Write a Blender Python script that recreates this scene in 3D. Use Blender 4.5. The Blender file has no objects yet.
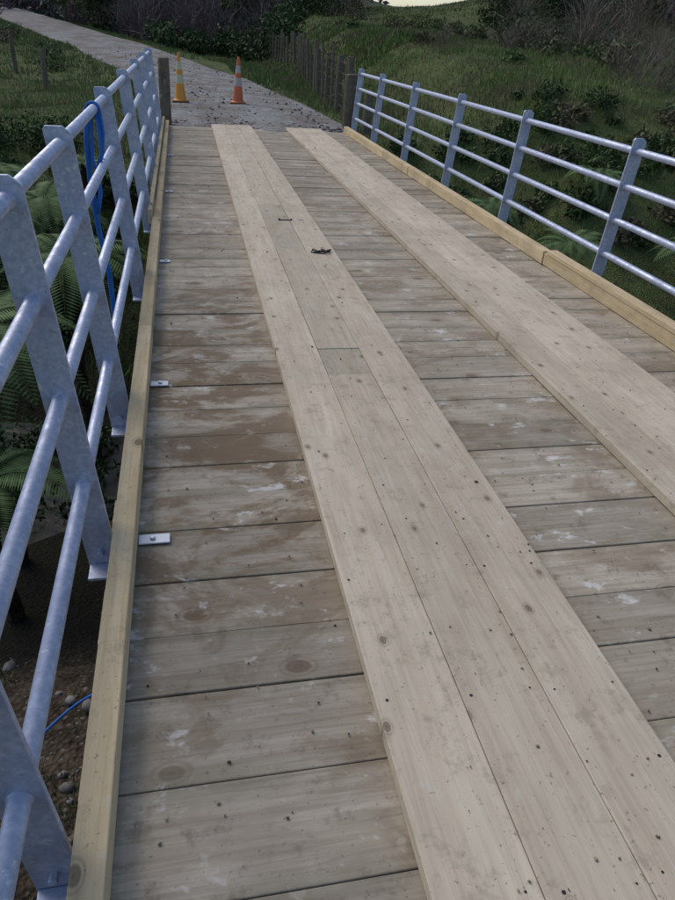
import bpy, math, random
import numpy as np
from mathutils import Vector, Matrix
random.seed(7); rng=np.random.default_rng(7)
S=bpy.context.scene
S.view_settings.view_transform='Standard'; S.view_settings.look='None'; S.view_settings.exposure=0
# ---------------------------------------------------------------- camera
f=690.
Yv=np.array([-160.,-428.,f]); v1=Yv.copy(); hd=np.array([1,.07,0.])
t=-(v1@v1)/(v1@hd); Rv=v1+t*hd
Yv/=np.linalg.norm(Yv); Rv/=np.linalg.norm(Rv); Dv=np.cross(Yv,Rv)
CH=1.6
cam=bpy.data.cameras.new('camera'); co=bpy.data.objects.new('camera',cam); S.collection.objects.link(co)
M=Matrix(((Rv[0],-Rv[1],-Rv[2],0),(Yv[0],-Yv[1],-Yv[2],0),(-Dv[0],Dv[1],Dv[2],CH),(0,0,0,1)))
co.matrix_world=M
cam.sensor_fit='VERTICAL'; cam.sensor_height=24; cam.lens=f/900*24; cam.clip_start=.02; cam.clip_end=3000
S.camera=co
# ---------------------------------------------------------------- world / sun
SE,SA=math.radians(48),math.radians(-38)
w=bpy.data.worlds.new('World'); S.world=w; w.use_nodes=True
nt=w.node_tree; bg=nt.nodes['Background']; sky=nt.nodes.new('ShaderNodeTexSky'); sky.sky_type='NISHITA'
sky.sun_disc=False; sky.sun_elevation=SE; sky.sun_rotation=SA; sky.dust_density=1.5; sky.air_density=1.0
nt.links.new(sky.outputs[0],bg.inputs[0]); bg.inputs[1].default_value=.145
sl=bpy.data.lights.new('sun','SUN'); so=bpy.data.objects.new('sun',sl); S.collection.objects.link(so)
sl.energy=1.4; sl.angle=math.radians(36); sl.color=(1,.93,.83)
sd=Vector((math.sin(SA)*math.cos(SE),math.cos(SA)*math.cos(SE),math.sin(SE)))
so.rotation_euler=sd.to_track_quat('Z','Y').to_euler()
# ---------------------------------------------------------------- mesh helper
class MB:
    def __init__(s): s.v=[];s.f=[];s.a=[];s.c=[];s.t=[];s.m=[]
    def add(s,vs,fs,rnd=0.,cross=None,tint=0.,mi=0):
        o=len(s.v); s.v+= [tuple(p) for p in vs]; s.f+=[tuple(i+o for i in q) for q in fs]
        n=len(vs); s.a+=[rnd]*n; s.c+= (list(cross) if cross is not None else [.5]*n); s.t+=[tint]*n; s.m+=[mi]*len(fs)
    def box(s,x0,x1,y0,y1,z0,z1,axis='x',rnd=None,tint=0.,mat=None,mi=0):
        if rnd is None: rnd=random.random()
        P=[(x,y,z) for z in(z0,z1) for y in(y0,y1) for x in(x0,x1)]
        cr=[ (1. if ((p[1]==y1) if axis=='x' else (p[0]==x1)) else 0.) for p in P]
        if mat is not None: P=[tuple(mat@Vector(p)) for p in P]
        s.add(P,[(0,2,3,1),(4,5,7,6),(0,1,5,4),(2,6,7,3),(0,4,6,2),(1,3,7,5)],rnd,cr,tint,mi)
    def tube(s,pts,rad,n=10,rnd=None,cap=True,mi=0):
        if rnd is None: rnd=random.random()
        pts=[Vector(p) for p in pts]; vs=[];fs=[]
        if not hasattr(rad,'__len__'): rad=[rad]*len(pts)
        for i,p in enumerate(pts):
            d=(pts[min(i+1,len(pts)-1)]-pts[max(i-1,0)]).normalized()
            u=d.orthogonal().normalized() if i==0 else (u-d*u.dot(d)).normalized()
            w_=d.cross(u)
            for k in range(n):
                a=2*math.pi*k/n; vs.append(p+(u*math.cos(a)+w_*math.sin(a))*rad[i])
        for i in range(len(pts)-1):
            for k in range(n): fs.append((i*n+k,i*n+(k+1)%n,(i+1)*n+(k+1)%n,(i+1)*n+k))
        if cap: fs.append(tuple(range(n))[::-1]); fs.append(tuple(range((len(pts)-1)*n,len(pts)*n)))
        s.add(vs,fs,rnd,None,0.,mi)
    def obj(s,name,mats,parent=None,smooth=False,bevel=0):
        me=bpy.data.meshes.new(name); me.from_pydata(s.v,[],s.f)
        for nm,d in(('rnd',s.a),('cross',s.c),('tint',s.t)):
            at=me.attributes.new(nm,'FLOAT','POINT'); at.data.foreach_set('value',d)
        if not isinstance(mats,list): mats=[mats]
        for m in mats: me.materials.append(m)
        me.polygons.foreach_set('material_index',s.m)
        if smooth: me.polygons.foreach_set('use_smooth',[True]*len(me.polygons))
        me.update(); o=bpy.data.objects.new(name,me); S.collection.objects.link(o)
        if parent: o.parent=parent
        if bevel:
            b=o.modifiers.new('bevel','BEVEL'); b.width=bevel; b.segments=2; b.limit_method='ANGLE'
        return o
def fastmesh(name,V,F,rnd,mat,parent=None,smooth=False):
    me=bpy.data.meshes.new(name); V=np.ascontiguousarray(V,dtype=np.float32); F=np.ascontiguousarray(F,dtype=np.int32)
    m,k=F.shape
    me.vertices.add(len(V)); me.vertices.foreach_set('co',V.ravel())
    me.loops.add(m*k); me.loops.foreach_set('vertex_index',F.ravel())
    me.polygons.add(m); me.polygons.foreach_set('loop_start',np.arange(m,dtype=np.int32)*k)
    if smooth: me.polygons.foreach_set('use_smooth',np.ones(m,dtype=bool))
    at=me.attributes.new('rnd','FLOAT','POINT'); at.data.foreach_set('value',np.ascontiguousarray(rnd,dtype=np.float32))
    me.update(calc_edges=True); me.validate(); me.materials.append(mat)
    o=bpy.data.objects.new(name,me); S.collection.objects.link(o)
    if parent: o.parent=parent
    return o
def empty(name,loc=(0,0,0)):
    e=bpy.data.objects.new(name,None); S.collection.objects.link(e); e.empty_display_size=.3; return e
# ---------------------------------------------------------------- shader helper
class N:
    def __init__(s,name,rough=.8,metal=0,spec=.3):
        s.m=bpy.data.materials.new(name); s.m.use_nodes=True; s.t=s.m.node_tree; s.b=s.t.nodes['Principled BSDF']
        s.b.inputs['Roughness'].default_value=rough; s.b.inputs['Metallic'].default_value=metal
        s.b.inputs['Specular IOR Level'].default_value=spec
    def n(s,ty,**k):
        x=s.t.nodes.new(ty)
        for a,b in k.items(): setattr(x,a,b)
        return x
    def l(s,a,b): s.t.links.new(a,b)
    def val(s,sock,v):
        if isinstance(v,bpy.types.NodeSocket): s.l(v,sock)
        else: sock.default_value=v
    def pos(s): return s.n('ShaderNodeNewGeometry').outputs['Position']
    def attr(s,a): return s.n('ShaderNodeAttribute',attribute_name=a).outputs['Fac']
    def map(s,v,scale=(1,1,1),off=None):
        x=s.n('ShaderNodeVectorMath',operation='MULTIPLY'); s.l(v,x.inputs[0]); x.inputs[1].default_value=scale; r=x.outputs[0]
        if off is not None:
            c=s.n('ShaderNodeVectorMath',operation='MULTIPLY'); s.l(off,c.inputs[0]); c.inputs[1].default_value=(37.3,53.1,19.7)
            a=s.n('ShaderNodeVectorMath',operation='ADD'); s.l(r,a.inputs[0]); s.l(c.outputs[0],a.inputs[1]); r=a.outputs[0]
        return r
    def noise(s,v,scale,detail=4,rough=.55,dist=0):
        x=s.n('ShaderNodeTexNoise'); s.l(v,x.inputs['Vector']); x.inputs['Scale'].default_value=scale
        x.inputs['Detail'].default_value=detail; x.inputs['Roughness'].default_value=rough; x.inputs['Distortion'].default_value=dist
        return x.outputs['Fac']
    def ramp(s,v,a,b,c0=0.,c1=1.):
        x=s.n('ShaderNodeMapRange'); x.interpolation_type='SMOOTHSTEP'; s.l(v,x.inputs[0])
        x.inputs[1].default_value=a; x.inputs[2].default_value=b; x.inputs[3].default_value=c0; x.inputs[4].default_value=c1
        return x.outputs[0]
    def math(s,op,a,b=0.):
        x=s.n('ShaderNodeMath',operation=op); s.val(x.inputs[0],a); s.val(x.inputs[1],b); return x.outputs[0]
    def mix(s,fac,a,b,blend='MIX'):
        x=s.n('ShaderNodeMix',data_type='RGBA',blend_type=blend); s.val(x.inputs[0],fac)
        for i,c in((6,a),(7,b)):
            if isinstance(c,tuple): x.inputs[i].default_value=(*c,1)
            else: s.l(c,x.inputs[i])
        return x.outputs[2]
    def bump(s,h,strength=.5,dist=.01):
        x=s.n('ShaderNodeBump'); x.inputs['Strength'].default_value=strength; x.inputs['Distance'].default_value=dist
        s.l(h,x.inputs['Height']); s.l(x.outputs[0],s.b.inputs['Normal'])
    def out(s,c): s.val(s.b.inputs['Base Color'],c if not isinstance(c,tuple) else (*c,1)); return s.m

def wood(name,axis,ca,cb,knots=True,deck=False,kn=2.2,dirt=.5,grain=.35,vr=(.86,1.08),blot=.5):
    m=N(name,.88,0,.15); P=m.pos(); r=m.attr('rnd'); tint=m.attr('tint'); cr=m.attr('cross')
    g=(3,70,70) if axis=='x' else (70,3,70)
    v=m.map(P,g,r); fine=m.noise(v,1.,3,.6,.6)
    g2=(1.1,8,8) if axis=='x' else (8,1.1,8)
    med=m.noise(m.map(P,g2,r),1.,3,.6,1.2)
    big=m.noise(P,1.7,4,.65)
    c=m.mix(m.ramp(med,.3,.7),ca,cb)
    c=m.mix(m.ramp(fine,.38,.75,0,grain),c,(.15,.115,.08))
    k=m.ramp(r,0,1,*vr); hs=m.n('ShaderNodeHueSaturation'); m.l(k,hs.inputs['Value']); m.l(c,hs.inputs['Color']); c=hs.outputs[0]
    c=m.mix(m.math('MULTIPLY',tint,.5),c,(.27,.245,.18))
    if knots:
        gk=(kn*.7,kn*1.1,1) if axis=='x' else (kn*1.1,kn*.7,1)
        kv=m.n('ShaderNodeTexVoronoi',voronoi_dimensions='2D'); wob=m.map(P,gk,r)
        m.l(wob,kv.inputs['Vector']); kv.inputs['Scale'].default_value=1.; kv.inputs['Randomness'].default_value=1
        d=m.math('ADD',kv.outputs['Distance'],m.math('MULTIPLY',m.math('SUBTRACT',big,.5),.05))
        wn=m.n('ShaderNodeMath',operation='SINE'); m.l(m.math('MULTIPLY',d,240.),wn.inputs[0])
        kc=m.n('ShaderNodeSeparateColor'); m.l(kv.outputs['Color'],kc.inputs[0]); on=m.ramp(kc.outputs[0],.1,.4)
        ring=m.math('MULTIPLY',m.math('MULTIPLY',m.ramp(wn.outputs[0],-1,1,.25,1),m.ramp(d,.04,.095,.5,0)),on)
        c=m.mix(ring,c,(.17,.11,.07)); c=m.mix(m.math('MULTIPLY',m.ramp(d,.024,.048,.62,0),on),c,(.12,.08,.052))
    if deck:
        e=m.ramp(m.math('ABSOLUTE',m.math('SUBTRACT',cr,.5)),.22,.5)
        c=m.mix(m.math('MULTIPLY',e,m.ramp(big,.35,.6,0,.5)),c,(.20,.19,.13))
        sx=m.n('ShaderNodeSeparateXYZ'); m.l(P,sx.inputs[0])
        st=m.noise(m.map(P,(2.4,3.4,1),r),1.,5,.68,.6)
        zone=m.math('MULTIPLY',m.ramp(sx.outputs[0],.6,.3),m.math('MULTIPLY',m.ramp(sx.outputs[1],1.3,2.0),m.ramp(sx.outputs[1],6,3.8)))
        fac=m.math('MULTIPLY',m.ramp(m.math('ADD',st,m.math('MULTIPLY',zone,.06)),.49,.63),m.math('ADD',.44,m.math('MULTIPLY',zone,.38)))
        c=m.mix(fac,c,(.165,.11,.062))
        wh=m.noise(m.map(P,(5,8,1),r),1.,4,.72,.3)
        c=m.mix(m.ramp(wh,.59,.69,0,.8),c,(.64,.62,.58))
    c=m.mix(m.ramp(big,.42,.72,0,dirt),c,(.22,.18,.13))
    sp2=m.noise(P,10,4,.75); c=m.mix(m.ramp(sp2,.53,.70,0,blot),c,(.17,.135,.10))
    c=m.mix(m.ramp(sp2,.42,.30,0,.3),c,(.60,.56,.50))
    sp=m.noise(P,75,2,.6); c=m.mix(m.ramp(sp,.65,.74,0,.5),c,(.08,.06,.04))
    m.bump(fine,.5,.003)
    return m.out(c)
mDeck=wood('weathered_deck_timber','x',(.37,.315,.24),(.475,.415,.33),deck=True,kn=1.6,dirt=.4,grain=.4,vr=(.82,1.08),blot=.6)
mRun=wood('running_board_pine','y',(.54,.45,.335),(.62,.535,.415),kn=3.4,dirt=.27,grain=.22,vr=(.92,1.05),blot=.32)
mKerb=wood('kerb_pine','y',(.56,.43,.25),(.64,.51,.32),kn=2.2,dirt=.3,grain=.25,blot=.3)
mOld=wood('old_fence_timber','y',(.10,.085,.065),(.16,.14,.11),knots=False,dirt=.4)
mBeam=mOld
def galv():
    m=N('galvanised_steel',.42,.45,.5); P=m.pos()
    sp=m.noise(P,9,4,.65); q=m.noise(P,55,2,.6)
    c=m.mix(m.ramp(q,.35,.65),(.37,.41,.53),(.49,.53,.65)); c=m.mix(m.ramp(sp,.38,.68,0,.6),c,(.29,.33,.46))
    c=m.mix(m.ramp(m.noise(P,22,4,.75),.59,.70,0,.7),c,(.72,.73,.75))
    c=m.mix(m.ramp(m.noise(P,40,3,.7),.62,.72,0,.55),c,(.20,.21,.25))
    m.l(m.ramp(sp,.3,.7,.38,.6),m.b.inputs['Roughness']); m.bump(sp,.2,.002)
    return m.out(c)
mGalv=galv()
mNail=N('nail_steel',.5,.6).out((.05,.045,.045))
mPlate=N('bracket_zinc',.45,.5).out((.6,.63,.68))
# ---------------------------------------------------------------- bridge
br=empty('timber_bridge')
LX,RX=-.31,3.08; Y0,Y1=-2.2,13.8
b=MB(); y=Y0; ys=[]
while y<Y1-.1:
    wd=random.choice([.22,.245,.26,.28]); g=random.choice([.0015,.002,.003,.005])
    dz=random.uniform(-.004,.002); an=random.uniform(-.0022,.0022)
    mt=Matrix.Translation((1.4,y,0))@Matrix.Rotation(an,4,'Z')@Matrix.Rotation(random.uniform(-.001,.001),4,'Y')@Matrix.Rotation(random.uniform(-.006,.006),4,'X')@Matrix.Translation((-1.4,-y,0))
    b.box(LX+random.uniform(-.02,.0),RX+random.uniform(0,.03),y+g/2,y+wd-g/2,-.1+dz,dz,'x',mat=mt); ys.append(y+wd/2); y+=wd
YE=y
b.obj('deck_planks',mDeck,br,bevel=.0035)
b=MB(); nb=MB()
def nail(x,y,z,r=.0045):
    vs=[(x+r*math.cos(a),y+r*math.sin(a),z) for a in [k*math.pi/4 for k in range(8)]]; nb.add(vs,[tuple(range(8))])
def runner(x0,wd,segs,toe,z0=.004,z1=.048):
    for k in range(3):
        for (a,e,tn) in segs[k]:
            xs=x0+k*wd
            mt=Matrix.Rotation(-toe+random.uniform(-.0003,.0003),4,'Z')
            dz=random.uniform(-.0015,.002)
            b.box(xs+.001,xs+wd-.001,a+.0015,e-.0015,z0,z1+dz,'y',tint=tn,mat=mt)
            yy=a+.06
            while yy<e:
                for q in (.035,wd-.035):
                    if random.random()<.8:
                        p=mt@Vector((xs+q+random.uniform(-.012,.012),yy+random.uniform(-.02,.02),z1+dz+.0008)); nail(p.x,p.y,p.z,random.choice([.003,.0035,.005]))
                yy+=random.choice([.26,.52])
EN=14.05
runner(.43,.242,[[(-2,8.2,0),(8.2,EN,0)],[(-2,3.28,.05),(3.28,3.62,1.),(3.62,5.7,.6),(5.7,7.4,.8),(7.4,EN,0)],[(-2,10.1,0),(10.1,EN,0)]],.0055)
runner(1.88,.22,[[(-2,9.5,0),(9.5,EN-.1,0)],[(-2,6.2,0),(6.2,EN-.1,0)],[(-2,10.9,0),(10.9,EN-.1,0)]],-.001)
b.obj('running_boards',mRun,br,bevel=.003)
for yy in ys:
    for xx in(-.12,.3,1.35,1.72,2.7,2.85):
        if random.random()<.3: nail(xx+random.uniform(-.03,.03),yy+random.uniform(-.07,.07),.0035,.004)
nb.obj('nail_heads',mNail,br)
b=MB()
b.box(-.305,-.232,-2.2,3.9,.004,.098,'y'); b.box(-.307,-.234,3.904,7.3,.004,.096,'y'); b.box(-.300,-.236,7.304,13.9,.004,.094,'y')
b.box(-.345,-.309,6.6,13.9,.02,.15,'y')
b.box(2.975,3.055,-2.2,5.45,.004,.10,'y'); b.box(2.970,3.06,-2.2,5.40,.102,.138,'y')
b.box(2.965,3.045,5.454,9.6,.004,.115,'y'); b.box(2.958,3.04,9.604,13.9,.004,.115,'y')
b.obj('kerb_timbers',mKerb,br,bevel=.004)
b=MB()
for x in(-.1,.9,1.9,2.85): b.box(x-.1,x+.1,Y0,13.9,-.55,-.11,'y')
b.obj('support_beams',mBeam,br)
b=MB()
for yy,l in((2.03,.11),(3.31,.09),(5.49,.08),(8.14,.08),(10.6,.08)):
    b.box(-.229,-.229+l,yy-.026,yy+.026,.004,.010,'x'); b.tube([(-.18,yy,.0105),(-.18,yy,.02)],.011,6)
b.obj('hold_down_plates',mPlate,br,bevel=.002)
# ---------------------------------------------------------------- railings
def railing(name,xb,zb,xt,zt,posts,rz,y0,y1,kick,side):
    root=empty(name)
    def X(z): return xb+(xt-xb)*(z-zb)/(zt-zb)
    b=MB()
    for py in posts:
        w2=.052; th=.007
        prof=[(-w2,zb),(w2,zb),(w2,zt+.035),(w2-.03,zt+.06),(-w2+.01,zt+.06),(-w2,zt+.045)]
        vs=[(X(z)+dx,py-th,z) for dx,z in prof]+[(X(z)+dx,py+th,z) for dx,z in prof]; n=len(prof)
        b.add(vs,[tuple(range(n)),tuple(range(n,2*n))[::-1]]+[(k+n,(k+1)%n+n,(k+1)%n,k) for k in range(n)],random.random())
        o=-side*w2
        vs=[]
        for z in(zb,zt+.03):
            for dx,dy in((0,th),(0,.05),(side*.009,.05),(side*.009,th)): vs.append((X(z)+o+dx,py+dy,z))
        b.add(vs,[(0,1,2,3)[::-1],(4,5,6,7)]+[(k,(k+1)%4,(k+1)%4+4,k+4) for k in range(4)],random.random())
    b.obj('posts',mGalv,root,bevel=.002)
    b=MB()
    for z in rz:
        b.tube([(X(z),y0,z),(X(z),(y0+y1)/2,z+.003),(X(z),y1,z)],.0242,20)
        for py in posts:
            b.tube([(X(z),py-.016,z),(X(z),py+.016,z)],.0275,16)
    b.obj('rails',mGalv,root,smooth=True)
    b=MB()
    for py in posts:
        b.box(X(-.08)-.045,X(-.08)+.045,py-.09,py-.008,-.115,-.103,'x')
        b.tube([(X(-.05),py-.03,-.05),(X(-.05),py+.03,-.05)],.012,6)
    b.obj('base_brackets',mGalv,root,bevel=.002)
    return root
railing('bridge_railing',-.36,-.12,-.475,1.17,[-.2,.93,2.06,3.08,5.0,6.9,8.9,10.9,12.9],[1.165,.88,.56,.235],-1.6,13.9,0,1)
railing('bridge_railing',3.10,-.12,3.19,1.03,[1.1,2.97,4.83,6.7,8.5,10.35,12.2,13.75],[1.0,.76,.52,.27],-1.6,13.9,0,-1)
# ---------------------------------------------------------------- terrain
def sm(a,b,x):
    t=np.clip((x-a)/(b-a),0,1); return t*t*(3-2*t)
def wob(x,y,s,seed=0):
    r=np.random.default_rng(seed); o=np.zeros_like(x,dtype=float)
    for k in range(7):
        a=r.uniform(0,6.28); fq=s*r.uniform(.5,2.2); o+=np.sin((x*np.cos(a)+y*np.sin(a))*fq+r.uniform(0,6.28))/(1+k*.25)
    return o/4
RC=np.array([(1.4,13.9),(1.2,20),(.2,28),(-3.0,40),(-8,55),(-14,75),(-22,100),(-34,135),(-50,180)],float)
def road_x(y): return np.interp(y,RC[:,1],RC[:,0])
def road_z(y): return np.interp(y,[13.9,25,32,42,55,75,100,135,180,260],[-.03,.0,.12,.45,.85,1.4,2.1,3.2,5,9])
def H(x,y):
    x=np.asarray(x,float); y=np.asarray(y,float)
    ctr=np.interp(y,[-12,-3.5,-2.5,0,2.6,4,6.5,9,11.5,13.3,14.2],[0,-.05,-.9,-1.25,-1.55,-2.3,-2.8,-2.2,-1.3,-.25,-.05])
    ctr=np.where(y>14.2,road_z(y)-.04,ctr)
    right=np.interp(y,[-12,-3,0,3,6,9,11.5,14,20,30,60,110,200,400],[0,-.6,-1.5,-2.4,-3,-1.8,-.3,.75,1.4,1.85,2.6,3.6,5.5,10])
    rl=np.interp(y,[11,14,40,80,200],[-.9,-.1,-.15,.2,3]); right=np.where(y>11,rl+(right-rl)*sm(2.2,6.5,x-.04*y),right)
    left=np.interp(y,[-12,-3,0,2.6,4,6.5,9,12,14.5,22,30,42,55,75,100,180,400],[0,-.3,-1.1,-1.6,-2.4,-3,-2.3,-1.0,-.35,-.25,.0,.55,1.1,1.9,3,7,22])
    rx=np.where(y<13.9,1.4,road_x(y))
    wr=sm(2.6,6.5,x-rx)*1.0; wl=sm(1.6,4.5,rx-x)
    z=ctr*(1-wr-wl)+right*wr+left*wl
    z=z+sm(6,14,np.abs(x-rx))*sm(8,16,y)*(wob(x,y,.25,3)*.35)
    z=z+sm(2.8,5,np.abs(x-rx))*wob(x,y,1.3,5)*.18 + np.where(y<12.5,1,0)*wob(x,y,2.1,6)*.07
    far=sm(110,300,np.hypot(x,y)); z=z+far*(2+2*wob(x,y,.02,9)); z=z+sm(11,40,x-rx)*sm(0,30,y)*3.0+sm(30,120,rx-x)*6
    ang=np.degrees(np.arctan2(x,np.maximum(y,.1))); sad=np.exp(-((ang-17)/5.)**2)*sm(38,75,y)
    return z-sad*np.maximum(z-.6,0)*.35
NG=340
u=np.linspace(-1,1,NG); gx=1+14*u+ 586*np.sign(u)*np.abs(u)**4.2; gy=12+16*u+584*np.sign(u)*np.abs(u)**4.2
GX,GY=np.meshgrid(gx,gy); GZ=H(GX,GY)
V=np.stack([GX,GY,GZ],-1).reshape(-1,3); idx=np.arange(NG*NG).reshape(NG,NG)
F=np.stack([idx[:-1,:-1],idx[:-1,1:],idx[1:,1:],idx[1:,:-1]],-1).reshape(-1,4)
def ground_mat():
    m=N('ground_soil_grass',.95,0,.1); P=m.pos(); sx=m.n('ShaderNodeSeparateXYZ'); m.l(P,sx.inputs[0])
    n1=m.noise(P,1.3,5,.65); n2=m.noise(P,9,4,.65); n3=m.noise(P,.12,4,.6)
    g=m.mix(m.ramp(n1,.35,.65),(.055,.085,.027),(.115,.14,.05)); g=m.mix(m.ramp(n2,.4,.7,0,.7),g,(.09,.075,.045))
    far=m.mix(m.ramp(n3,.42,.6),(.08,.10,.065),(.12,.11,.085)); g=m.mix(m.ramp(sx.outputs[1],45,80),g,far)
    v=m.n('ShaderNodeTexVoronoi'); m.l(P,v.inputs['Vector']); v.inputs['Scale'].default_value=34
    d=m.mix(m.ramp(n2,.35,.65),(.03,.023,.017),(.08,.062,.046)); vc=m.n('ShaderNodeSeparateColor'); m.l(v.outputs['Color'],vc.inputs[0])
    d=m.mix(m.math('MULTIPLY',m.ramp(vc.outputs[0],.75,.9,0,.7),m.ramp(v.outputs['Distance'],.5,.3)),d,(.16,.145,.13))
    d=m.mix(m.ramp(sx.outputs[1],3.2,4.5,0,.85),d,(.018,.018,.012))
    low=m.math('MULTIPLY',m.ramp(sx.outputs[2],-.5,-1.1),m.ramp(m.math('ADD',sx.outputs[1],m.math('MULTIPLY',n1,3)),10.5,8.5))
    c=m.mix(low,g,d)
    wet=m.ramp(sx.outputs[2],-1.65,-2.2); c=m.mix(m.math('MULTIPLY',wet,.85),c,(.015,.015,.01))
    m.bump(m.math('ADD',n2,v.outputs['Distance']),.8,.03); return m.out(c)
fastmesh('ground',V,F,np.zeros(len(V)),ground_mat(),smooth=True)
b=MB(); b.add([(-60,3.6,-2.62),(60,3.6,-2.62),(60,8.2,-2.62),(-60,8.2,-2.62)],[(0,1,2,3)])
mw=N('creek_water_mat',.3,0,.15); mw.bump(mw.noise(mw.pos(),6,3),.4,.03); b.obj('creek_water',mw.out((.01,.012,.008)))
ry=np.concatenate([np.linspace(13.75,45,160),np.linspace(45.5,190,120)]); ru=np.linspace(-1,1,26); RV=[]
def road_hw(yy): return 2.0+.35*wob(np.array(yy,float),np.array(yy,float)*0,.5,2)+.01*(yy-14)
for yy in ry:
    hw=float(road_hw(yy))
    for q in ru: RV.append((road_x(yy)+q*hw,yy,road_z(yy)+.03-.06*abs(q)**3+.012*math.sin(q*7)))
nr=len(ru); idx=np.arange(len(ry)*nr).reshape(-1,nr)
F=np.stack([idx[:-1,:-1],idx[:-1,1:],idx[1:,1:],idx[1:,:-1]],-1).reshape(-1,4)
def gravel():
    m=N('gravel',.95,0,.15); P=m.pos(); v=m.n('ShaderNodeTexVoronoi'); m.l(P,v.inputs['Vector']); v.inputs['Scale'].default_value=26
    s_=m.n('ShaderNodeSeparateColor'); m.l(v.outputs['Color'],s_.inputs[0])
    c=m.mix(s_.outputs[0],(.14,.135,.13),(.34,.335,.33)); c=m.mix(m.ramp(m.noise(P,.9,5,.6),.4,.62,0,.75),c,(.14,.115,.09))
    c=m.mix(m.ramp(m.noise(P,3,4,.6),.52,.7,0,.5),c,(.38,.37,.36)); m.bump(v.outputs['Distance'],.8,.02); return m.out(c)
mGr=gravel()
fastmesh('gravel_road',np.array(RV),F,np.zeros(len(RV)),mGr,smooth=True)
def rocks(name,pts,rad,mat,sub=1):
    import bmesh
    bm=bmesh.new(); bmesh.ops.create_icosphere(bm,subdivisions=sub,radius=1); T=np.array([v.co[:] for v in bm.verts]); TF=np.array([[v.index for v in f_.verts] for f_ in bm.faces]); bm.free()
    n=len(pts); Vs=np.empty((n,len(T),3)); 
    for i in range(n):
        s=rng.uniform(.6,1.3,3)*[1,1,.6]; a=rng.uniform(0,6.28); c_,s_=np.cos(a),np.sin(a)
        t_=T*(1+rng.uniform(-.22,.22,(len(T),1)))*s*rad[i]; t_=t_@np.array([[c_,-s_,0],[s_,c_,0],[0,0,1]]); Vs[i]=t_+pts[i]
    Fs=(TF[None]+np.arange(n)[:,None,None]*len(T)).reshape(-1,3)
    return fastmesh(name,Vs.reshape(-1,3),Fs,np.repeat(rng.random(n),len(T)),mat)
def rockmat():
    m=N('rock',.9,0,.2); c=m.mix(m.attr('rnd'),(.09,.08,.07),(.28,.27,.26)); c=m.mix(m.ramp(m.noise(m.pos(),14,4),.4,.65,0,.6),c,(.09,.075,.06)); return m.out(c)
mRock=rockmat()
n=1500; px=rng.uniform(-5,-.35,n); py=rng.uniform(-.5,3.6,n); kp=(wob(px,py,1.8,77)+rng.normal(0,.3,n))>-.05; px=px[kp];py=py[kp]; n=len(px); rd=.008+.06*rng.random(n)**6
rocks('creek_bank_rocks',np.stack([px,py,H(px,py)+rd*.1],-1),rd,mRock)
n=1400; py=13.9+26*rng.random(n)**1.6; q=rng.uniform(-1.25,1.25,n); px=road_x(py)+q*2; rd=.012+.03*rng.random(n)**3
pz=np.where(np.abs(q)<1,road_z(py)+.03-.06*np.abs(q)**3,H(px,py))
rocks('loose_gravel',np.stack([px,py,pz+rd*.2],-1),rd,mRock)
n=200; px=rng.uniform(-.6,3.2,n); py=rng.uniform(13.95,14.9,n); rd=.02+.07*rng.random(n)**2
rocks('abutment_rubble',np.stack([px,py,H(px,py)+.04],-1),rd,mRock)
# ---------------------------------------------------------------- foliage
def leafmat(name,ca,cb,cc=None,rough=.75):
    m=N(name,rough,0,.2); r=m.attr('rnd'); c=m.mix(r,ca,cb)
    if cc: c=m.mix(m.ramp(m.noise(m.pos(),.9,3),.44,.60),c,cc)
    return m.out(c)
mGrass=leafmat('grass_blades_mat',(.07,.115,.03),(.17,.235,.065),(.165,.15,.075))
mLeafD=leafmat('dark_leaf',(.02,.04,.015),(.06,.10,.03))
mLeafM=leafmat('mid_leaf',(.035,.065,.022),(.105,.15,.05),(.12,.10,.06))
mFar=leafmat('far_leaf',(.06,.075,.055),(.12,.14,.10),(.12,.11,.10))
mFern=leafmat('fern_leaf',(.055,.11,.035),(.14,.21,.08))
mTwig=leafmat('bare_twigs',(.09,.075,.055),(.25,.21,.165))
mScr=leafmat('scrub_leaf',(.07,.06,.042),(.18,.15,.105),(.07,.085,.04))
mPur=leafmat('brown_bare_trees',(.08,.06,.06),(.20,.16,.16))
mBark=N('bark',.95,0,.1); mBark=mBark.out(mBark.mix(mBark.ramp(mBark.noise(mBark.map(mBark.pos(),(8,8,1.5)),1,4),.35,.65),(.08,.06,.05),(.2,.17,.14)))
mStem=N('fern_stem',.95,0,.1); mStem=mStem.out(mStem.mix(mStem.ramp(mStem.noise(mStem.pos(),40,3),.4,.6),(.018,.013,.01),(.06,.045,.03)))
def blades(name,px,py,h0,h1,w_,mat,lean=.5,pz=None):
    n=len(px); z=H(px,py)-.02 if pz is None else pz
    h=rng.uniform(h0,h1,n)*(.7+.5*np.clip(wob(px,py,1.7,31),-.8,1)); a=rng.uniform(0,6.28,n); le=rng.uniform(0,lean,n)*h; la=rng.uniform(0,6.28,n)
    ww=w_*rng.uniform(.6,1.4,n)
    B=np.stack([px,py,z],-1); du=np.stack([np.cos(a)*ww/2,np.sin(a)*ww/2,0*a],-1); L=np.stack([np.cos(la)*le,np.sin(la)*le,h],-1)
    V=np.stack([B-du,B+du,B+L],1).reshape(-1,3)
    return fastmesh(name,V,np.arange(len(V)).reshape(-1,3),np.repeat(rng.random(n),3),mat)
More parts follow.
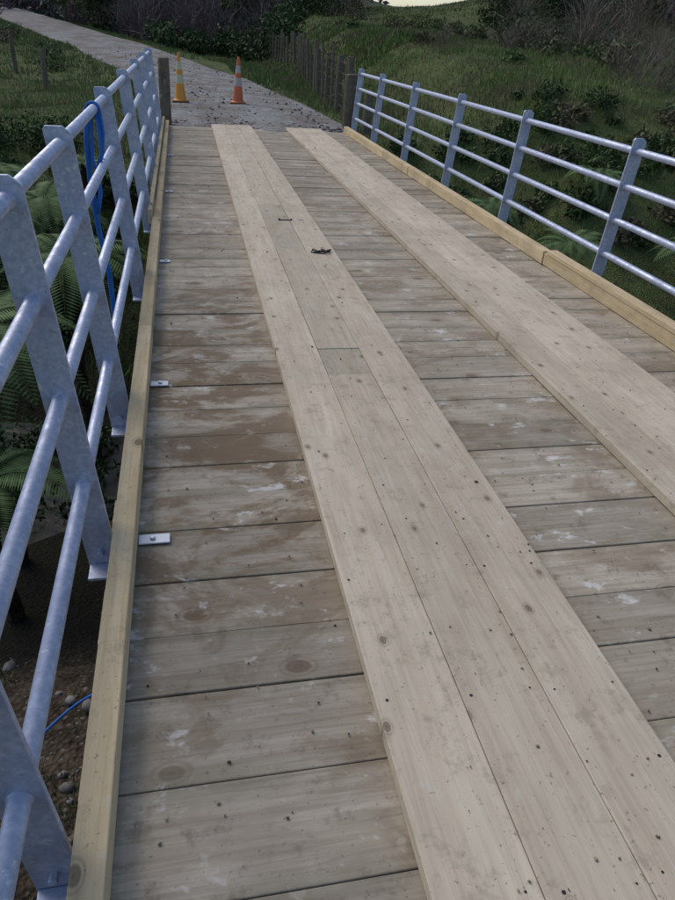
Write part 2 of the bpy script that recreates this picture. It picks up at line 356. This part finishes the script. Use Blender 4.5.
def gpts(n,x0,x1,y0,y1,clump=.55,pw=1.):
    px=rng.uniform(x0,x1,n); py=y0+(y1-y0)*rng.random(n)**pw
    k=wob(px,py,2.2,11)+rng.normal(0,.5,n); keep=k>-clump
    off=np.abs(px-np.where(py<13.9,1.4,road_x(py))); keep&=(off>np.where(py<13.9,2.0,road_hw(py)+.25*rng.random(n)-.1)); keep&=~((py<8)&(px<0)&(py>-9)&(rng.random(n)<.85))
    return px[keep],py[keep]
PX=[];PY=[]
for a in((55000,-9,-.6,8,24,.6,1.2),(50000,-24,0,22,60,.8,1.),(85000,3.2,15,6,30,.6,1.3),(35000,2.0,9,14,42,.9,1.2),(30000,10,34,14,60,.5,1.),(25000,-8,14,36,75,.8,1)):
    x_,y_=gpts(*a); PX.append(x_);PY.append(y_)
px=np.concatenate(PX);py=np.concatenate(PY)
near=py<24
blades('grass',px[near],py[near],.05,.28,.018,mGrass,.8)
blades('grass',px[~near],py[~near],.08,.30,.05,mGrass)
n=9000; px=rng.uniform(-3.2,-.5,n); py=rng.uniform(1.5,4.4,n); k=wob(px,py,3,21)>.15; blades('bank_weeds',px[k],py[k],.03,.13,.012,mGrass,.9)
def leaves(centres,radii,per,size,flat=1.):
    V=[];R=[]
    for c,r,n in zip(centres,radii,per):
        d=rng.normal(size=(n,3)); d/=np.linalg.norm(d,axis=1)[:,None]; rr=r*(rng.random(n)**.45)*(1+.3*np.sin(d[:,0]*5+c[0])*np.cos(d[:,1]*4))
        P=np.array(c)+d*rr[:,None]*[1,1,flat]
        u_=rng.normal(size=(n,3)); u_/=np.linalg.norm(u_,axis=1)[:,None]; w2=np.cross(u_,rng.normal(size=(n,3))); w2/=np.linalg.norm(w2,axis=1)[:,None]
        s=size*rng.uniform(.6,1.4,n)[:,None]
        V.append(np.stack([P-u_*s,P+w2*s*.4,P+u_*s,P-w2*s*.4],1)); R.append(np.clip(np.repeat((.35+.35*d[:,2]*(rr/r))+rng.normal(0,.18,n)+rng.uniform(-.15,.15),4),0,1))  # clump tops lighter, undersides darker: shading put into leaf tone, plus random variation
    V=np.concatenate(V).reshape(-1,3); return V,np.arange(len(V)).reshape(-1,4),np.concatenate(R)
def cap(x,y_,zt):
    """the valley east of the road only carries low vegetation"""
    a=math.degrees(math.atan2(x,y_)); d=math.hypot(x,y_)
    return not (12.5<a<21.5 and zt>1.5+.031*d)
def scatter_clumps(n,x0,x1,y0,y1,r0,r1,up=.3,hh=None):
    c=[];r=[];tries=0
    while len(c)<n and tries<n*30:
        tries+=1
        x=random.uniform(x0,x1); y_=random.uniform(y0,y1); rx=1.4 if y_<13.9 else float(road_x(y_))
        if y_<15 and -.9<x<3.6: continue
        if y_>=13.9 and rx-3.2<x<max(rx+2.6,5.6 if y_<44 else rx+3.4): continue
        rr=random.uniform(r0,r1); z=float(H(x,y_))
        if not cap(x,y_,z+rr*(1+up) if hh is None else z+rr*hh): continue
        c.append((x,y_,z+rr*up)); r.append(rr)
    return c,r
c,r=scatter_clumps(130,3.9,12,4,14,.15,.42); V,F,R=leaves(c,r,[int(1100*q) for q in r],.05,.7); fastmesh('undergrowth',V,F,R,mLeafM)
c,r=scatter_clumps(50,4.2,12,4,15,.15,.4); V,F,R=leaves(c,r,[int(1000*q) for q in r],.045,.7); fastmesh('undergrowth',V,F,R,mLeafD)
c,r=scatter_clumps(150,-7,-.9,5.0,14.5,.2,.5); V,F,R=leaves(c,r,[int(1100*q) for q in r],.045,.7); fastmesh('undergrowth',V,F,R,mLeafD)
c,r=scatter_clumps(60,7,26,16,42,.25,.65); V,F,R=leaves(c,r,[int(800*q) for q in r],.07,.8); fastmesh('undergrowth',V,F,R,mLeafM)
c,r=scatter_clumps(50,-20,-3.5,18,50,.2,.6); V,F,R=leaves(c,r,[int(600*q) for q in r],.07,.8); fastmesh('undergrowth',V,F,R,mLeafM)
def twigs(centres,hs,per,wd,spread=.55):
    V=[];R=[]
    for c,h,n in zip(centres,hs,per):
        a=rng.uniform(0,6.28,n); sp=rng.random(n)**.8*spread; L=h*rng.uniform(.2,.8,n)
        st=np.array(c)+np.stack([np.cos(a)*sp*h*.5*rng.random(n),np.sin(a)*sp*h*.5*rng.random(n),rng.random(n)**1.3*h*.6],-1)
        dr=np.stack([np.cos(a)*sp,np.sin(a)*sp,np.ones(n)],-1)+rng.normal(0,.35,(n,3)); dr/=np.linalg.norm(dr,axis=1)[:,None]
        dr2=dr+rng.normal(0,.5,(n,3)); m_=st+dr*(L*.4)[:,None]; e=m_+dr2*(L*.4)[:,None]
        s=np.cross(dr,rng.normal(size=(n,3))); s/=np.linalg.norm(s,axis=1)[:,None]; s*=wd*rng.uniform(.4,1.2,n)[:,None]
        V.append(np.stack([st-s,st+s,m_+s*.6,m_-s*.6, m_-s*.6,m_+s*.6,e+s*.15,e-s*.15],1)); R.append(np.repeat(np.clip(rng.normal(.5,.25,n),0,1),8))
    V=np.concatenate(V).reshape(-1,3); return V,np.arange(len(V)).reshape(-1,4),np.concatenate(R)
c,hs=scatter_clumps(60,7.5,20,14,30,.4,1.3,up=0,hh=1); V,F,R=twigs(c,hs,[150]*len(c),.006,.9); fastmesh('bare_scrub',V,F,R,mTwig)
c,hs=scatter_clumps(110,10,42,22,56,1,3,up=0,hh=1); V,F,R=twigs(c,hs,[240]*len(c),.013,.9); fastmesh('bare_scrub',V,F,R,mTwig)
c,hs=scatter_clumps(80,-14,16,48,75,1.5,5,up=0,hh=1); V,F,R=twigs(c,hs,[260]*len(c),.025,.9); fastmesh('bare_scrub',V,F,R,mPur)
c,r=scatter_clumps(90,8.5,40,20,52,.3,1.1,up=.4); V,F,R=leaves(c,r,[int(700*q) for q in r],.05,.9); fastmesh('scrub_bushes',V,F,R,mScr)
c,r=scatter_clumps(60,-6,24,44,68,.5,1.6,up=.5); V,F,R=leaves(c,r,[450]*len(c),.14,.9); fastmesh('hedgerow_bushes',V,F,R,mLeafD)
c,r=scatter_clumps(50,8,40,26,56,.4,1.3,up=.5); V,F,R=leaves(c,r,[450]*len(c),.11,.9); fastmesh('hedgerow_bushes',V,F,R,mLeafD)
def tree(name,x,y,h,cr,mat,nleaf=6000,ls=.12,bare=False,low=.25):
    z=float(H(x,y)); root=empty(name); b=MB(); tr_=.018*h+.05
    pts=[Vector((x,y,z-.2))]; 
    for k in range(1,7): pts.append(Vector((x+random.uniform(-.03,.03)*h*k/6,y+random.uniform(-.03,.03)*h*k/6,z+h*.9*k/6)))
    b.tube(pts,[tr_*(1-.8*k/6) for k in range(7)],8); tips=[]
    for k in range(24 if not bare else 34):
        q=random.uniform(low,.97); i_=min(int(q*6),5); p=pts[i_].lerp(pts[i_+1],q*6-i_); a=random.uniform(0,6.28)
        L=cr*(1.15-.75*q)*random.uniform(.6,1.1); up=random.uniform(.15,.7)
        e=p+Vector((math.cos(a)*L,math.sin(a)*L,L*up)); m_=p.lerp(e,.5)+Vector((0,0,-.06*L)); b.tube([p,m_,e],[tr_*.32*(1.1-q),tr_*.2*(1.1-q),.012],5); tips+= [e,m_.lerp(e,.4)]
    b.obj('trunk_and_limbs',mBark,root,smooth=True)
    if bare:
        V,F,R=twigs([tuple(t_-Vector((0,0,.1))) for t_ in tips],[cr*random.uniform(.4,.8) for _ in tips],[nleaf//len(tips)]*len(tips),ls*.2,.9)
    else:
        V,F,R=leaves([tuple(t_) for t_ in tips],[cr*random.uniform(.22,.42) for _ in tips],[nleaf//len(tips)]*len(tips),ls,.75)
    fastmesh('crown',V,F,R,mat,root)
for (x,y,h,cr) in((16.2,36,6,2.3),(18,38,7,2.6),(20.5,40,6,2.2),(-3.5,60,8,3)): tree('evergreen_tree',x,y,h,cr,mLeafD,7000,.11,low=.04)
for (x,y,h,cr) in((-5,70,9,3.5),(-1,66,8,3),(2,68,10,3.5),(6,64,9,3),(24,42,8,3),(20,28,5,2.0),(17.5,24,4,1.6),(24,33,6,2.2),(28,36,7,2.6)): tree('bare_tree',x,y,h,cr,mPur,5000,.08,bare=True,low=.06)
for (x,y,h,cr) in((-6,62,7,3),(-9.5,74,8,3),(3.5,60,6,2.6),(28,44,8,3),(34,60,10,4),(-22,52,8,3.3)): tree('broadleaf_tree',x,y,h,cr,mLeafM,6000,.16,low=.04)
def mass(name,n,a0,a1,d0,d1,r0,r1,mat,size,per=420):
    c=[];r=[]
    for _ in range(n):
        a=math.radians(random.uniform(a0,a1)); d=random.uniform(d0,d1); 
        rr=random.uniform(r0,r1); x=d*math.sin(a); y_=d*math.cos(a); z=float(H(x,y_))+rr*random.uniform(.2,1.0)
        if not cap(x,y_,z+rr*.8): continue
        c.append((x,y_,z)); r.append(rr)
    V,F,R=leaves(c,r,[per]*len(c),size,1.1); fastmesh(name,V,F,R,mat)
mass('distant_tree_line',90,-50,50,85,130,1.2,4,mFar,.45)
mass('distant_tree_line',80,-50,50,80,125,1.2,3.6,mPur,.35)
mass('distant_tree_line',60,10,25,75,170,.6,1.8,mFar,.3)
mass('distant_tree_line',130,-60,60,190,320,2,7,mFar,.9)
# ---------------------------------------------------------------- ferns
def fern(x,y,z,n,L):
    b=MB()
    for k in range(n):
        a=2*math.pi*k/n+random.uniform(-.3,.3); l=L*random.uniform(.75,1.1); pts=[]
        el=random.uniform(.5,.9)
        for s in range(15):
            q=s/14; pts.append(Vector((x+math.cos(a)*l*q*.9,y+math.sin(a)*l*q*.9,z+l*(el*q-1.0*q*q*.95))))
        b.tube(pts,[.006*(1-.8*s/14) for s in range(15)],4,rnd=.1)
        for s in range(1,42):
            q=s/42; i_=min(int(q*14),13); p=pts[i_].lerp(pts[i_+1],q*14-i_); d=(pts[i_+1]-pts[i_]).normalized(); sd_=d.cross(Vector((0,0,1))).normalized()
            pl=l*.2*math.sin(math.pi*min(q*.9+.12,1))**.8+.01; wq=.0115*l*1.6
            for sg in(-1,1):
                tip=p+sd_*sg*pl+d*pl*.35+Vector((0,0,-.18*pl)); mid=p.lerp(tip,.45); r_=min(1,max(0,random.gauss(.5,.2)))
                b.add([p,mid+d*wq*.5,tip,mid-d*wq*.5],[(0,1,2,3)],r_)
    zg=float(H(x,y))
    if z-zg>.05:
        m_=7; b.tube([(x+.03*math.sin(k*1.3)*(1-k/m_),y+.03*math.cos(k),zg-.1+(z+.12-zg)*k/m_) for k in range(m_+1)],[.06*random.uniform(.8,1.15) for k in range(m_+1)],9,rnd=0.,mi=1)
    return b.obj('fern',[mFern,mStem])
for (x,y,z,n,L) in((-1.6,5.1,-.4,13,1.15),(-1.15,6.9,-.4,12,1.0),(-2.3,7.5,-.2,13,1.2),(-1.7,9.2,-.35,12,1.0),(-2.8,5.6,-.4,13,1.2),(-1.45,4.2,-1.15,12,.85),(-2.6,10.5,-.3,11,1.0),(-1.5,11.8,-.35,10,.8),(-3.6,9,-.2,12,1.1),(4.6,7.6,-1.1,11,.9),(5.6,9.5,-.9,11,.9),(4.9,5.4,-1.2,11,.9),(4.7,10.5,-.6,11,.8),(6.8,11.2,-.2,11,.8),(7.6,9.2,-.9,11,.9)):
    fern(x,y,z,n,L)
# ---------------------------------------------------------------- fences & posts
def fence(name,pts,sp,h,rad,batt=0,wires=5):
    root=empty(name); b=MB(); wv=MB(); P=[Vector((x,y,float(H(x,y)))) for x,y in pts]; tops=[]
    for i in range(len(P)-1):
        n=max(1,round((P[i+1]-P[i]).length/sp))
        for k in range(n):
            p=P[i].lerp(P[i+1],k/n); p.z=float(H(p.x,p.y)); hh=h*random.uniform(.85,1.12); q=Vector((random.uniform(-.08,.08),random.uniform(-.06,.06),0))
            r_=rad*random.uniform(.85,1.15) if (not batt or (k%batt==0)) else rad*.55
            b.tube([p-Vector((0,0,.2)),p+q*.5+Vector((0,0,hh*.6)),p+q+Vector((0,0,hh))],[r_,r_*.96,r_*.9],8); tops.append(p)
    for wz in range(wires): wv.tube([t_+Vector((.0,0,h*(.18+.17*wz))) for t_ in tops],.004,4)
    b.obj('posts',mOld,root); wv.obj('wires',mOld,root)
fence('post_and_batten_fence',[(3.45,15.6),(4.1,24),(4.9,34),(4.9,46),(3,58)],1.25,1.3,.075,2)
fence('post_and_wire_fence',[(-3.7,22.9),(-6.5,30),(-12,41),(-19,56),(-28,74)],3.2,1.1,.07)
fence('post_and_wire_fence',[(1.5,52),(-4,64),(-9,80)],2.5,1.15,.08)
def wpost(x,y,h,r_):
    b=MB(); z=float(H(x,y)); b.tube([(x,y,z-.3),(x+.01,y,z+h*.5),(x+.02,y,z+h-.02),(x+.02,y,z+h)],[r_,r_,r_*.97,r_*.8],16); b.obj('timber_post',mOld,smooth=False)
wpost(-.30,14.35,1.12,.10); wpost(3.28,15.0,1.0,.13); wpost(3.55,14.6,.75,.09)
# ---------------------------------------------------------------- cones
def cone(x,y,h,body,band,tilt=0):
    root=empty('traffic_cone'); z=float(road_z(y))+.03; mB=N('cone_plastic',.5,0,.4).out(body); mW=N('cone_band',.4,0,.5).out(band); mK=N('cone_base_rubber',.8).out((.25,.09,.03))
    b=MB(); s=.19
    b.box(x-s,x+s,y-s,y+s,z,z+.035,mi=0); b.obj('base',mK,root,bevel=.012)
    def R(q): return .135*(1-q)+.028*q
    for nm,segs,mt in(('body',[(0.035,.38),(.56,.66),(.82,1.)],mB),('reflective_bands',[(.38,.56),(.66,.82)],mW)):
        b=MB()
        for a,e in segs: b.tube([(x+tilt*a,y,z+h*a),(x+tilt*e,y,z+h*e)],[R(a),R(e)],24)
        b.obj(nm,mt,root,smooth=False)
    b=MB(); b.tube([(x,y,z+.035),(x,y,z+.06)],[.165,.14],24); b.obj('collar',mB,root)
cone(-.02,18.4,1.0,(.70,.30,.05),(.55,.5,.35)); cone(1.32,18.6,.98,(.58,.15,.06),(.42,.38,.36),.03)
# ---------------------------------------------------------------- small things
mBlue=N('blue_rope_mat',.6,0,.3).out((.02,.13,.45))
b=MB()
pts=[]
for s in range(30):
    a=2*math.pi*s/29; pts.append((-.478+math.cos(a)*.034,4.35+.03*math.sin(a*.5),1.165+math.sin(a)*.034))
b.tube(pts,.009,6)
b.tube([(-.445,4.35,1.16),(-.44,4.37,1.05),(-.46,4.42,.93),(-.50,4.46,.84),(-.49,4.4,.72),(-.52,4.42,.6)],.013,8)
b.tube([(-.512,4.36,1.16),(-.53,4.38,1.0),(-.54,4.42,.8),(-.53,4.46,.5),(-.50,4.5,.2),(-.50,4.5,-.1),(-.52,4.45,-.4),(-.55,4.45,-.75)],.016,8)
b.tube([(-.46,4.34,1.15),(-.45,4.3,.95),(-.48,4.32,.8),(-.51,4.38,.9),(-.49,4.36,1.12)],.009,8); b.obj('blue_rope',mBlue,smooth=True)
b=MB(); pts=[]
for s in range(60):
    q=s/59; x=-2.0+1.55*q; y_=1.9+.55*q+.18*math.sin(q*9); pts.append((x,y_,float(H(x,y_))+.02+.2*q**6))
b.tube(pts,.007,8); b.obj('blue_hose',mBlue,smooth=True)
mBlk=N('chain_steel',.45,.5).out((.03,.03,.035))
b=MB()
for k in range(12):
    cx=1.0+.012*k; cy=5.6+.03*math.sin(k*1.9); pts=[]
    for s in range(13):
        a=2*math.pi*s/12
        pts.append((cx+.02*math.cos(a+k),cy+.014*math.sin(a+k),.056+.006*(k%2)+.005*math.sin(a)))
    b.tube(pts,.004,6,cap=False)
b.obj('steel_chain',mBlk,smooth=True)
b=MB(); b.box(.86,.96,6.7,6.715,.051,.056); b.tube([(.86,6.708,.054),(.845,6.708,.054)],.01,8); b.tube([(.96,6.708,.054),(.975,6.708,.054)],.01,8); b.obj('spanner',mBlk)
n=1300; px=rng.uniform(-.22,2.95,n); py=rng.uniform(.3,13.5,n)
onr=((px>.43+.0055*py)&(px<1.16+.0055*py))|((px>1.88)&(px<2.54)); pz=np.where(onr,.0515,.0035); sz=rng.uniform(.0012,.005,n)*np.where(rng.random(n)<.08,2,1)
rocks('wood_chip_litter',np.stack([px,py,pz],-1),sz,(lambda m:m.out(m.mix(m.attr('rnd'),(.05,.035,.02),(.36,.29,.2))))(N('litter',.9)),1)
